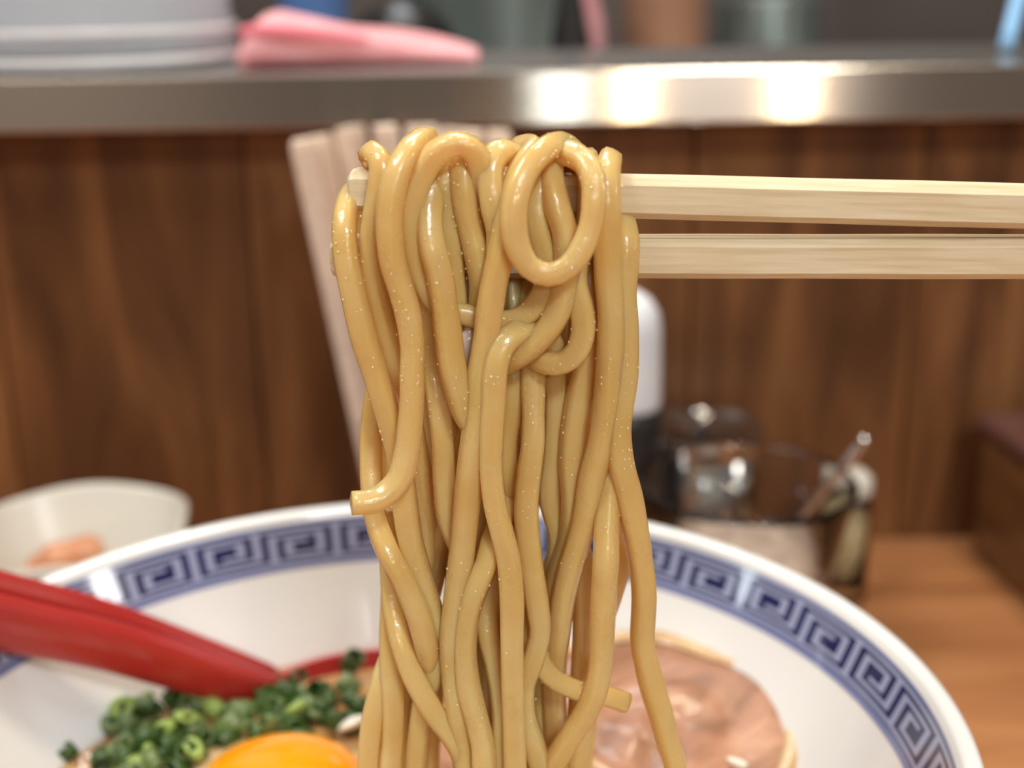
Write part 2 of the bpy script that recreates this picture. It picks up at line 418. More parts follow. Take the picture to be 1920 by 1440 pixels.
# ------------------------------------------------------------------ things on the table, behind the bowl
# cup of disposable chopsticks
CX, CY = at(800, 800, 0.440).x, 0.440
cup = tag(empty('chopstick_cup', (CX, CY, 0)), 'dark cup of spare chopsticks behind the lifted noodles', 'cup')
bm = bmesh.new(); rg = add_lathe(bm, [(0.019, 0), (0.0205, 0.002), (0.0235, 0.072), (0.0215, 0.072), (0.0185, 0.004)], 40); cap(bm, rg[0], True); cap(bm, rg[-1])
bmesh.ops.recalc_face_normals(bm, faces=bm.faces)
link('body', bm, M['pot_dark'], cup)
splint = None
tops = [(566, 262, 'leftmost'), (596, 256, ''), (655, 238, ''), (722, 236, ''), (790, 236, ''), (850, 242, ''), (885, 246, ''), (936, 246, 'rightmost')]
ords = ['leftmost', 'second', 'third', 'fourth', 'fifth', 'sixth', 'seventh', 'rightmost']
for i, (tx, ty, _) in enumerate(tops):
    top = at(tx, ty, 0.432 + 0.010 * (i % 3))
    base = Vector((CX + (-0.0125 + 0.0036 * i), CY + 0.006 * ((i % 3) - 1), 0.006))
    if splint is None:
        bm = bmesh.new()
        for k, (zz, hw, hd) in enumerate([(0, 0.0022, 0.0022), (0.5, 0.0036, 0.0030), (0.985, 0.0052, 0.0036), (1.0, 0.0047, 0.0032)]):
            vs = [bm.verts.new((sx * hw, sy * hd, zz)) for sx, sy in ((-1, -1), (1, -1), (1, 1), (-1, 1))]
            if k:
                for j in range(4): bm.faces.new((prev[j], prev[(j + 1) % 4], vs[(j + 1) % 4], vs[j]))
            else: bm.faces.new(vs[::-1])
            prev = vs
        bm.faces.new(prev)
        me = bpy.data.meshes.new('splint'); bm.to_mesh(me); bm.free(); me.materials.append(M['chop_far'])
        splint = me
    o = bpy.data.objects.new('spare_chopstick', splint); C.objects.link(o)
    d = top - base
    o.location = base; o.scale = (1, 1, d.length)
    q = d.to_track_quat('Z', 'Y'); o.rotation_euler = q.to_euler()
    lab = {0: 'leftmost pale spare chopstick leaning out of the cup', 7: 'rightmost pale spare chopstick standing in the cup'}.get(i, ords[i] + ' pale spare chopstick from the left in the cup')
    tag(o, lab, 'chopstick', 'spare chopsticks in the cup')

# dark bottle with tall white cap
bx, by = at(1172, 700, 0.430).x, 0.430
t_ = tag(empty('capped_bottle', (bx, by, 0)), 'dark bottle with a tall rounded white top behind the noodles', 'bottle')
bm = bmesh.new(); rg = add_lathe(bm, [(0.0115, 0), (0.0128, 0.002), (0.0128, 0.072), (0.012, 0.076)], 36); cap(bm, rg[0], True); cap(bm, rg[-1])
link('body', bm, M['black'], t_)
bm = bmesh.new(); rg = add_lathe(bm, [(0.0119, 0.076), (0.0122, 0.078), (0.0120, 0.103), (0.0110, 0.109), (0.0080, 0.1135), (0.004, 0.116), (0.0006, 0.1165)], 36); cap(bm, rg[0], True); cap(bm, rg[-1])
link('cap', bm, M['white_plastic'], t_)

# steel canister
cx_, cy_ = at(1312, 805, 0.4585).x, 0.4585
t_ = tag(empty('steel_canister', (cx_, cy_, 0)), 'short shiny steel canister between white-topped bottle and glass bowl', 'canister')
bm = bmesh.new(); rg = add_lathe(bm, [(0.0215, 0), (0.0225, 0.001), (0.0225, 0.050), (0.0215, 0.0505)], 48); cap(bm, rg[0], True); cap(bm, rg[-1])
link('body', bm, M['steel2'], t_)
bm = bmesh.new(); rg = add_lathe(bm, [(0.0228, 0.050), (0.0238, 0.0507), (0.0238, 0.0575), (0.0232, 0.0588), (0.0215, 0.0588), (0.0205, 0.0572), (0.001, 0.0568)], 48); cap(bm, rg[-1]); cap(bm, rg[0], True)
lid = link('lid', bm, M['steel2'], t_)
bm = bmesh.new(); rg = add_lathe(bm, [(0.003, 0.0565), (0.003, 0.060), (0.0055, 0.063), (0.0055, 0.065), (0.002, 0.0665)], 24); cap(bm, rg[-1]); cap(bm, rg[0], True)
link('knob', bm, M['steel2'], lid)

# glass bowl of condiment
gx, gy = at(1398, 905, 0.388).x, 0.388
t_ = tag(empty('glass_bowl', (gx, gy, 0)), 'clear tapered glass condiment bowl behind the right bowl rim', 'glass bowl')
bm = bmesh.new()
rg = add_lathe(bm, [(0.019, 0), (0.021, 0.0015), (0.0265, 0.030), (0.0338, 0.0625), (0.0345, 0.0645), (0.0335, 0.0655), (0.0322, 0.0640), (0.0245, 0.030), (0.019, 0.006)], 72)
cap(bm, rg[0], True); cap(bm, rg[-1]); bmesh.ops.recalc_face_normals(bm, faces=bm.faces)
link('body', bm, M['glass'], t_)
bm = bmesh.new(); rg = add_lathe(bm, [(0.0188, 0.0063), (0.0240, 0.029), (0.0262, 0.037), (0.022, 0.041), (0.010, 0.0425), (0.001, 0.043)], 40); cap(bm, rg[0], True); cap(bm, rg[-1])
tag(link('minced_garlic', bm, M['garlic']), 'pale minced condiment filling the glass bowl', 'condiment').location = (gx, gy, 0)
# little steel spoon standing in it
a_ = Vector((gx + 0.004, gy + 0.004, 0.030)); e_ = at(1602, 850, 0.384)
pts, rr = catmull([a_, a_.lerp(e_, 0.5), e_, e_ + (e_ - a_) * 0.12], [0.0016, 0.0013, 0.0018, 0.0016], 0.004)
t_ = tag(empty('small_spoon', (0, 0, 0)), 'thin steel spoon handle leaning on the right rim of the glass bowl', 'spoon')
link('handle', tube_mesh('handle', pts, rr, 10), M['steel2'], t_)
bm = bmesh.new(); bmesh.ops.create_uvsphere(bm, u_segments=20, v_segments=10, radius=0.007)
for v in bm.verts: v.co = Vector((v.co.x * 1.4, v.co.y, v.co.z * 0.45)) + a_
link('bowl', bm, M['steel2'], t_)

# sesame shaker
sx_, sy_ = at(1584, 1000, 0.437).x, 0.437
t_ = tag(empty('sesame_shaker', (sx_, sy_, 0)), 'small glass shaker with beige filling right of the glass bowl', 'shaker')
bm = bmesh.new(); rg = add_lathe(bm, [(0.0078, 0), (0.0088, 0.001), (0.0088, 0.036), (0.0076, 0.040), (0.0068, 0.040), (0.0080, 0.035), (0.0080, 0.006), (0.002, 0.005)], 36)
cap(bm, rg[0], True); cap(bm, rg[-1]); bmesh.ops.recalc_face_normals(bm, faces=bm.faces)
link('glass', bm, M['glass'], t_)
bm = bmesh.new(); rg = add_lathe(bm, [(0.0074, 0.0062), (0.0078, 0.009), (0.0078, 0.031), (0.001, 0.033)], 30); cap(bm, rg[0], True); cap(bm, rg[-1])
link('filling', bm, M['sesame'], t_)
bm = bmesh.new(); rg = add_lathe(bm, [(0.0082, 0.0402), (0.0086, 0.0415), (0.0084, 0.046), (0.006, 0.0485), (0.001, 0.049)], 36); cap(bm, rg[0], True); cap(bm, rg[-1])
link('cap', bm, M['cream'], t_)

# wooden box on the right
bxo = tag(empty('wooden_box', (0.176, 0.472, 0)), 'dark brown wooden box with lacquered top at the right edge', 'box')
bxo.rotation_euler = (0, 0, math.radians(7))
bm = bmesh.new(); add_box(bm, (0.0, -0.15, 0.0), (0.12, 0.0, 0.049), 0.0025, 3)
link('body', bm, M['box_wood'], bxo)
bm = bmesh.new()
add_box(bm, (-0.0025, -0.1525, 0.0492), (0.1225, 0.0025, 0.0575), 0.0038, 4)
link('lid', bm, M['box_lid'], bxo)

# small cream dish on the left with pickles
dpos = at_z(140, 985, 0.047)
dx_, dy_ = dpos.x, dpos.y
t_ = tag(empty('side_dish', (dx_, dy_, 0), math.radians(8)), 'small cream rounded-square dish behind the left bowl rim', 'dish')
bm = bmesh.new()
rg = add_lathe(bm, [(0.016, 0), (0.018, 0.001), (0.020, 0.004), (0.030, 0.022), (0.0355, 0.044), (0.0357, 0.0465), (0.0345, 0.0472), (0.0332, 0.0455), (0.027, 0.022), (0.014, 0.0075)], 72, super_e=3.0,
               mod=lambda r, z, a: (r, (0.0012 * math.cos(4 * a)) * max(0, (z - 0.03) / 0.017)))
cap(bm, rg[0], True); cap(bm, rg[-1]); bmesh.ops.recalc_face_normals(bm, faces=bm.faces)
link('body', bm, M['cream'], t_)
random.seed(11)
pb = at_z(95, 1040, 0.036)
for i, (ox, oy, oz) in enumerate([(-0.009, 0.002, 0.016), (0.001, 0.006, 0.019), (0.008, -0.002, 0.015), (-0.002, -0.006, 0.016), (0.003, 0.001, 0.0265)]):
    bm = bmesh.new()
    bmesh.ops.create_icosphere(bm, subdivisions=3, radius=0.0105)
    ph = random.random() * 6
    for v in bm.verts:
        c = v.co
        v.co = Vector((c.x * 1.15, c.y * 0.8, c.z * 0.62)) * (1 + 0.12 * math.sin(600 * c.x + ph) + 0.1 * math.sin(500 * c.y + 2 * ph))
    o = link('pickle_chunk', bm, M['pickle'])
    o.location = (dx_ - 0.008 + ox * 1.15, dy_ + oy * 1.2, oz + 0.008); o.rotation_euler = (random.uniform(-.4, .4), random.uniform(-.4, .4), random.uniform(0, 6))
    tag(o, 'orange pickled chunk on top of the heap in the cream dish' if i == 4 else 'orange pickled chunk in the lower layer in the cream dish', 'pickle', 'pickles in the side dish')

# ------------------------------------------------------------------ the noodle bowl
BX, BY = -0.0230, 0.217
RIM = H - 0.1317
SOUP = H - 0.164
ramen = tag(empty('ramen_bowl', (BX, BY, 0)), 'large white ramen bowl with navy key-pattern band inside the rim', 'bowl')
A0 = Vector((0.1012, RIM - 0.0008)); A1 = Vector((0.0826, SOUP))
def inner(s):                      # s metres down the inside wall from the lip
    d = (A1 - A0); L = d.length
    q = A0 + d * (s / L)
    u = s / L
    q.x += 0.0014 * math.sin(PI * min(u, 1.0))
    return q
prof = [(0.034, 0.0), (0.0345, 0.0005), (0.0355, 0.008), (0.040, 0.0095), (0.060, 0.018), (0.078, 0.034), (0.0915, 0.053), (0.1005, RIM - 0.012), (0.1035, RIM - 0.005),
        (0.1048, RIM - 0.0025), (0.1050, RIM - 0.0013), (0.1046, RIM - 0.0003), (0.1037, RIM), (0.1024, RIM - 0.0001), (0.1016, RIM - 0.0004)]
Lw = (A1 - A0).length
prof += [tuple(inner(Lw * k / 14)) for k in range(15)]
prof += [(0.076, 0.044), (0.064, 0.031), (0.046, 0.020), (0.025, 0.0145), (0.006, 0.013)]
bm = bmesh.new(); rg = add_lathe(bm, prof, 192); cap(bm, rg[0], True); cap(bm, rg[-1])
bmesh.ops.recalc_face_normals(bm, faces=bm.faces)
link('body', bm, M['porcelain'], ramen)

# key pattern: one light line on navy, two alternating squared spirals per period of 18 columns, rows 0 (outer) .. 10 (inner)
grid = [[0] * 18 for _ in range(11)]
def hl(r, c0, c1):
    for c in range(c0, c1 + 1): grid[r][c] = 1
def vl(c, r0, r1):
    for r in range(r0, r1 + 1): grid[r][c] = 1
hl(0, 0, 17); hl(10, 0, 17); vl(0, 0, 10)
o_ = 2                               # spiral from the outer right corner
vl(o_ + 6, 0, 8); hl(8, o_, o_ + 6); vl(o_, 2, 8); hl(2, o_, o_ + 4); vl(o_ + 4, 2, 6); hl(6, o_ + 2, o_ + 4)
o_ = 10                              # the same turned by half
vl(o_, 2, 10); hl(2, o_, o_ + 6); vl(o_ + 6, 2, 8); hl(8, o_ + 2, o_ + 6); vl(o_ + 2, 4, 8); hl(4, o_ + 2, o_ + 4)
PER = 17; NC = PER * 18
S0 = 0.0025; DS = 0.00085
edges = [S0 - 0.0010, S0 - 0.0004] + [S0 + DS * i for i in range(12)] + [S0 + DS * 11 + 0.0004, S0 + DS * 11 + 0.0019]
bm = bmesh.new()
rings = []
PH = math.radians(19.0)
for s in edges:
    q = inner(s)
    n_ = Vector((-(A1 - A0).y, (A1 - A0).x)).normalized()   # toward the inside
    if n_.x > 0: n_ = -n_
    q = q + n_ * 0.00012
    rings.append([bm.verts.new((q.x * math.cos(PH - 2 * PI * k / NC), q.x * math.sin(PH - 2 * PI * k / NC), q.y)) for k in range(NC)])
for i in range(len(edges) - 1):
    for k in range(NC):
        f = bm.faces.new((rings[i][k], rings[i + 1][k], rings[i + 1][(k + 1) % NC], rings[i][(k + 1) % NC]))
        if i == 0: mi = 2
        elif i == 1: mi = 0
        elif i < 13: mi = 1 if grid[i - 2][k % 18] else 0
        elif i == 13: mi = 0
        else: mi = 2
        f.material_index = mi
bmesh.ops.recalc_face_normals(bm, faces=bm.faces)
o = link('key_pattern_band', bm, [M['navy'], M['pale_blue'], M['mid_blue']], ramen)
tag(o, 'navy band of pale squared spirals inside the rim')
if o.data.polygons[0].normal.dot(Vector((o.data.polygons[0].center.x, o.data.polygons[0].center.y, 0))) > 0: o.data.flip_normals()
bm = bmesh.new()
add_lathe(bm, [(0.10045, RIM - 0.0115), (0.1036, RIM - 0.0045), (0.10498, RIM - 0.0022)], 192)
link('rim_stripe', bm, M['navy'], ramen)

# broth
bm = bmesh.new()
rg = add_lathe(bm, [(0.0815, SOUP - 0.004), (0.0826, SOUP + 0.0004), (0.081, SOUP), (0.06, SOUP - 0.0001), (0.03, SOUP), (0.002, SOUP)], 96)
cap(bm, rg[-1]); cap(bm, rg[0], True)
bmesh.ops.recalc_face_normals(bm, faces=bm.faces)
o = link('broth', bm, M['broth']); o.location = (BX, BY, 0)
tag(o, 'tan oily ramen broth filling the white bowl', 'soup')
# foam bubbles along the edge of the broth
random.seed(5)
bm = bmesh.new()
for i in range(90):
    a = random.choice([random.uniform(0.2, 1.2), random.uniform(1.3, 2.9), random.uniform(1.6, 2.6)])
    r = 0.0812 - abs(random.gauss(0, 0.0022))
    s = random.uniform(0.0005, 0.0013)
    T = Matrix.Translation((r * math.cos(a), r * math.sin(a), SOUP + 0.0003)) @ Matrix.Diagonal((s, s, s * 0.8, 1))
    bmesh.ops.create_icosphere(bm, subdivisions=2, radius=1.0, matrix=T)
o = link('foam_bubbles', bm, M['bubble']); o.location = (BX, BY, 0)
tag(o, 'small foam bubbles along the edge of the broth', 'bubbles', kind='stuff')

# ------------------------------------------------------------------ red spoon
sp = tag(empty('soup_spoon', (0, 0, 0)), 'red plastic soup spoon dipped in the broth, handle to the left', 'spoon')
def trough(name, path, parent, nseg=10):
    """U-shaped channel: path of (centre, half width, depth, wall)"""
    bm = bmesh.new(); secs = []
    for i, (c, hw, dp, wl) in enumerate(path):
        t = (path[min(i + 1, len(path) - 1)][0] - path[max(i - 1, 0)][0]).normalized()
        side = Vector((0, 0, 1)).cross(t).normalized()
        up = t.cross(side)
        ring = []
        for k in range(nseg + 1):
            a = PI * k / nseg
            ring.append(bm.verts.new(c + side * (hw * math.cos(a)) - up * (dp * math.sin(a) ** 0.8)))
        for k in range(nseg, -1, -1):
            a = PI * k / nseg
            ring.append(bm.verts.new(c + side * ((hw - wl) * math.cos(a)) - up * (max(dp - wl, 0.0002) * math.sin(a) ** 0.8) ))
        secs.append(ring)
    m_ = len(secs[0])
    for i in range(len(secs) - 1):
        for k in range(m_):
            bm.faces.new((secs[i][k], secs[i][(k + 1) % m_], secs[i + 1][(k + 1) % m_], secs[i + 1][k]))
    cap(bm, secs[0]); cap(bm, secs[-1], True)
    bmesh.ops.recalc_face_normals(bm, faces=bm.faces)
    return link(name, bm, M['red'], parent)
hA = at_z(520, 1262, SOUP + 0.006)
hB = at(250, 1160, 0.266); hC = at(0, 1092, 0.258); hD = hC + (hC - hB) * 1.3
def mix3(a, b, t): return a.lerp(b, t)
cps = [hA + (hA - hB) * 0.10 - Vector((0, 0, 0.003)), hA, hB, hC, hD]
hp, _ = catmull(cps, [1] * 5, 0.004)
path = []
for i, p_ in enumerate(hp):
    u = i / (len(hp) - 1)
    path.append((p_, 0.0045 + 0.0030 * u, 0.0105 + 0.0072 * u, 0.0016))
trough('handle', path, sp, 12)
# bowl of the spoon, brim just above the broth
sc = Vector((-0.034, 0.2745, SOUP))
bm = bmesh.new()
def sp_mod(r, z, a):
    return r * (1.0 + 0.38 * math.cos(a) ** 2), 0
rg = add_lathe(bm, [(0.004, -0.013), (0.011, -0.011), (0.0165, -0.005), (0.0196, 0.0026), (0.0190, 0.0033), (0.0182, 0.0024), (0.0152, -0.005), (0.010, -0.0095), (0.003, -0.0115)], 56, mod=sp_mod)
cap(bm, rg[0], True); cap(bm, rg[-1]); bmesh.ops.recalc_face_normals(bm, faces=bm.faces)
o = link('bowl', bm, M['red'], sp); o.location = (sc.x, sc.y, SOUP - 0.0006); o.rotation_euler = (math.radians(6), 0, math.radians(12))

# ------------------------------------------------------------------ toppings
# egg yolk with its white
yp = at_z(528, 1492, SOUP)
t_ = tag(empty('raw_egg', (yp.x, yp.y, SOUP)), 'glossy raw egg with orange yolk floating on the broth', 'egg')
bm = bmesh.new(); bmesh.ops.create_uvsphere(bm, u_segments=40, v_segments=24, radius=0.0175)
for v in bm.verts: v.co = Vector((v.co.x, v.co.y, v.co.z * 0.42 + 0.002))
link('yolk', bm, M['yolk'], t_)
bm = bmesh.new()
rg = add_lathe(bm, [(0.0245, -0.001), (0.024, 0.0008), (0.019, 0.0018), (0.012, 0.003), (0.001, 0.003)], 48, mod=lambda r, z, a: (r * (1 + 0.10 * math.sin(3 * a + 1) + 0.05 * math.sin(5 * a)), 0))
cap(bm, rg[0], True); cap(bm, rg[-1])
link('white', bm, M['egg_white'], t_)

def pork_slice(px, py, R, label, seed, tilt, dz=0.0, ell=1.25, rz=0.0):
    random.seed(seed)
    c = at_z(px, py, SOUP)
    t_ = tag(empty('pork_slice', (c.x, c.y, SOUP + dz), rz), label, 'pork', 'roast pork slices in the broth')
    t_.rotation_euler = (tilt[0], tilt[1], rz)
    ph = [random.random() * 6 for _ in range(4)]
    def md(r, z, a):
        f = 1 + 0.06 * math.sin(2 * a + ph[0]) + 0.04 * math.sin(3 * a + ph[1]) + 0.025 * math.sin(7 * a + ph[2])
        x = abs(math.cos(a))
        return r * f * (1 + (ell - 1) * x * x), 0.0012 * math.sin(4 * a + ph[3] + r * 200) * (r / R)
    bm = bmesh.new()
    rg = add_lathe(bm, [(R * k / 9, 0.0035 + 0.0007 * math.sin(k * 1.9)) for k in range(9, 0, -1)], 64, mod=md)
    cap(bm, rg[-1]); link('meat', bm, M['pork'], t_)
    bm = bmesh.new()
    rg = add_lathe(bm, [(R * 0.9, -0.003), (R * 1.06, -0.002), (R * 1.09, 0.001), (R * 1.06, 0.0038), (R * 0.985, 0.0048), (R * 0.95, 0.0036)], 64, mod=md)
    cap(bm, rg[0], True)
    link('fat_rim', bm, M['pork_fat'], t_)
pork_slice(1190, 1425, 0.028, 'roast pork slice with pale fat rim right behind the noodles', 3, (math.radians(14), math.radians(-4), 0), 0.004, 1.2, 0.5)
pork_slice(1315, 1425, 0.0235, 'pinkish roast pork slice lying farthest right in the broth', 9, (math.radians(5), math.radians(6), 0), 0.0005, 1.25, -0.5)
pork_slice(1040, 1430, 0.024, 'brown roast pork slice under the hanging noodles', 21, (math.radians(8), 0, 0), 0.001, 1.2, 0.2)

# scallion rings
random.seed(42)
def ring_mesh(R, h, wl, mats):
    bm = bmesh.new()
    rg = add_lathe(bm, [(R - wl, 0), (R, 0), (R * 1.02, h * 0.5), (R, h), (R - wl, h), (R - wl, 0)], 14)
    bmesh.ops.remove_doubles(bm, verts=bm.verts, dist=1e-6)
    bmesh.ops.recalc_face_normals(bm, faces=bm.faces)
    me = bpy.data.meshes.new('scallion_ring'); bm.to_mesh(me); bm.free()
    me.materials.append(mats)
    for p_ in me.polygons: p_.use_smooth = True
    return me
variants = [(ring_mesh(0.0025, 0.0034, 0.0009, M['scallion_dark']), 'dark green'), (ring_mesh(0.0026, 0.0045, 0.0006, M['scallion_dark']), 'dark green'), (ring_mesh(0.0027, 0.0030, 0.0012, M['scallion_mid']), 'mid green'),
            (ring_mesh(0.0024, 0.0050, 0.0008, M['scallion_mid']), 'mid green'), (ring_mesh(0.0026, 0.0042, 0.0015, M['scallion_light']), 'pale green')]
poly = [(205, 1350), (330, 1325), (430, 1322), (520, 1325), (600, 1300), (690, 1310), (680, 1375), (600, 1385), (500, 1395), (400, 1418), (330, 1500), (90, 1500), (110, 1440), (150, 1400)]
def inside(x, y):
    c = False; j = len(poly) - 1
    for i in range(len(poly)):
        xi, yi = poly[i]; xj, yj = poly[j]
        if (yi > y) != (yj > y) and x < (xj - xi) * (y - yi) / (yj - yi) + xi: c = not c
        j = i
    return c
def scallion(vi, x, y, dz, rot, label, group='chopped scallions on the broth'):
    p_ = at_z(x, y, SOUP)
    o = bpy.data.objects.new('scallion_ring', variants[vi][0]); C.objects.link(o)
    o.location = (p_.x, p_.y, SOUP + dz); o.rotation_euler = rot
    sc_ = random.uniform(0.85, 1.2); o.scale = (sc_, sc_ * random.uniform(0.45, 0.9), sc_)
    tag(o, label, 'scallion', group)
cnt = 0
while cnt < 95:
    x, y = random.uniform(90, 700), random.uniform(1295, 1500)
    if not inside(x, y): continue
    vi = random.choices(range(5), [4, 4, 4, 3, 2.0])[0]
    scallion(vi, x, y, random.uniform(0.0002, 0.0034), (random.uniform(-1.4, 1.4), random.uniform(-1.4, 1.4), random.uniform(0, 6)),
             '%s chopped scallion ring floating between spoon and egg yolk' % variants[vi][1], variants[vi][1] + ' scallion rings on the broth')
    cnt += 1
scallion(4, 345, 1378, 0.005, (1.2, 0.3, 0.5), 'largest pale green scallion piece, left of the egg yolk')
scallion(1, 655, 1272, 0.003, (0.5, 0.3, 0.5), 'lone dark green scallion bit inside the spoon bowl')
scallion(0, 555, 1300, 0.004, (0.9, 0.3, 0.5), 'dark green scallion piece right of the spoon neck')

def bit(name, px, py, Y, size, m, label, cat, rot=(0, 0, 0)):
    bm = bmesh.new(); bmesh.ops.create_icosphere(bm, subdivisions=3, radius=1.0)
    for v in bm.verts:
        c = v.co
        k = 1 + 0.10 * math.sin(3 * c.x + 2 * c.y) + 0.07 * math.sin(5 * c.z + c.x)
        v.co = Vector((c.x * size[0], c.y * size[1], c.z * size[2])) * k
    o = link(name, bm, m); o.location = at(px, py, Y) if Y else at_z(px, py, SOUP + 0.0035); o.rotation_euler = rot
    return tag(o, label, cat)
bit('onion_glint_bit', 660, 1356, None, (0.0034, 0.0015, 0.0012), M['onion'], 'white onion sliver at the right end of the scallions', 'onion', (0, -0.3, 0.3))
bit('onion_glint_bit', 1388, 1434, None, (0.0036, 0.0012, 0.0010), M['onion'], 'white sliver standing in for a highlight on the right pork slice', 'onion', (0, 0.5, 0))  # highlight on the wet pork, put in as a small white solid
bit('fat_bit', 879, 655, 0.1935, (0.0015, 0.0012, 0.0038), mat('back_fat', (0.78, 0.66, 0.60), 0.15, coat=0.5, sss=0.4, sss_s=0.002), 'small whitish fat bit clinging between the noodles', 'fat bit', (0, -0.1, 0))

# ------------------------------------------------------------------ chopsticks in use
YN = 0.200
def stick(name, pA, pB, hw, hd, hwB, hdB, label, ch=0.34):
    """rounded bar with chamfered corners from tip pA to pB"""
    d = (pB - pA); L = d.length; t = d.normalized()
    up = (Vector((0, 0, 1)) - t * t.z).normalized(); side = t.cross(up)
    bm = bmesh.new(); secs = []
    N_ = 40
    for i in range(-3, N_ + 1):
        if i < 0:
            u = 0; s = (0.70, 0.90, 0.98)[i + 3]; off = (0.0, 0.0004, 0.0012)[i + 3]
        else:
            u = i / N_; s = 1; off = 0.003 if i == 0 else L * u
        a_, b_ = (hw + (hwB - hw) * u) * s, (hd + (hdB - hd) * u) * s
        ring = []
        cz, cy_s = 1 - ch, 1 - ch
        for yy, zz in ((1, -cz), (1, cz), (cy_s, 1), (-cy_s, 1), (-1, cz), (-1, -cz), (-cy_s, -1), (cy_s, -1)):
            wob = 1 + 0.008 * math.sin(i * 0.9 + 3 * yy + zz)
            ring.append(bm.verts.new(Vector((off, b_ * yy * wob, a_ * zz * wob))))
        secs.append(ring)
    for i in range(len(secs) - 1):
        for k in range(8):
            bm.faces.new((secs[i][k], secs[i][(k + 1) % 8], secs[i + 1][(k + 1) % 8], secs[i + 1][k]))
    cap(bm, secs[0], True); cap(bm, secs[-1]); bmesh.ops.recalc_face_normals(bm, faces=bm.faces)
    o = link(name, bm, M['chop'], smooth=False)
    Rm = Matrix((t, side, up)).transposed().to_4x4()
    if Rm.determinant() < 0: Rm = Matrix((t, -side, up)).transposed().to_4x4()
    o.matrix_world = Matrix.Translation(pA) @ Rm
    return tag(o, label, 'chopstick', 'chopsticks lifting the noodles')
uA = at(655, 354, YN); uB = at(1920, 386, YN - 0.001); uB = uA + (uB - uA) * 1.75
lA = at(622, 479, YN + 0.001); lB = at(1920, 481, YN); lB = lA + (lB - lA) * 1.75
stick('chopstick', uA, uB, 0.0030, 0.0031, 0.0032, 0.0034, 'upper pale wooden chopstick, noodles draped over its tip')
stick('chopstick', lA, lB, 0.0030, 0.0031, 0.0031, 0.0034, 'lower pale wooden chopstick, tip hidden by noodles')

# ------------------------------------------------------------------ noodles: each strand traced with its own depth (mm in front of the chopsticks)
def c1(x, y): return 600 + x / 3.0, 220 + y / 3.0
def c2(x, y): return 600 + x * 0.375, 660 + y * 0.375
def c3(x, y): return 620 + x * 0.35417, 960 + y * 0.35417
CONV = {1: c1, 2: c2, 3: c3, 0: lambda x, y: (x, y)}
NR = 0.00194
random.seed(99)
# hanging back halves, behind the chopsticks (frame pixels)
BACK = {
 'F1': [(0, 712, 330, -4.8), (0, 722, 450, -6), (0, 735, 620, -6), (0, 745, 900, -6), (0, 745, 1150, -5), (0, 735, 1440, -4)],
 'F2': [(0, 770, 305, -4.8), (0, 775, 450, -6.5), (0, 790, 620, -7), (0, 790, 900, -7), (0, 770, 1120, -6), (0, 765, 1440, -5)],
 'F3': [(0, 830, 300, -4.8), (0, 828, 450, -6), (0, 838, 620, -6), (0, 822, 850, -6), (0, 795, 1050, -6), (0, 765, 1250, -6), (0, 750, 1440, -6)],
 'F4': [(0, 862, 305, -4.8), (0, 862, 450, -7), (0, 862, 620, -8), (0, 866, 900, -8), (0, 882, 1150, -7), (0, 892, 1440, -6)],
 'F5': [(0, 885, 310, -4.8), (0, 893, 450, -6), (0, 900, 620, -6), (0, 905, 900, -6), (0, 912, 1150, -5), (0, 922, 1440, -5)],
 'F6': [(0, 945, 300, -4.8), (0, 940, 450, -7), (0, 938, 620, -8), (0, 945, 900, -8), (0, 950, 1150, -7), (0, 952, 1440, -6)],
 'F7': [(0, 985, 300, -4.8), (0, 985, 450, -6), (0, 980, 620, -6), (0, 975, 900, -6), (0, 978, 1100, -5), (0, 988, 1440, -4)],
 'F8': [(0, 1020, 300, -4.8), (0, 1025, 450, -6.5), (0, 1028, 620, -7), (0, 1018, 800, -7), (0, 992, 950, -7), (0, 990, 1150, -6), (0, 1010, 1440, -5)],
 'F9': [(0, 1065, 305, -4.8), (0, 1068, 450, -6), (0, 1070, 620, -6), (0, 1060, 800, -6), (0, 1057, 950, -6), (0, 1035, 1150, -5), (0, 1035, 1440, -4)],
 'F10': [(0, 1100, 315, -4.8), (0, 1098, 450, -7), (0, 1088, 620, -8), (0, 1070, 800, -8), (0, 1066, 930, -8), (0, 1048, 1100, -7), (0, 1030, 1300, -6), (0, 1020, 1440, -6)],
 'F11': [(0, 960, 300, -4.8), (0, 962, 450, -9), (0, 960, 620, -10), (0, 925, 900, -10), (0, 930, 1150, -9), (0, 930, 1440, -9)],
}
def B(k): return BACK[k][::-1]
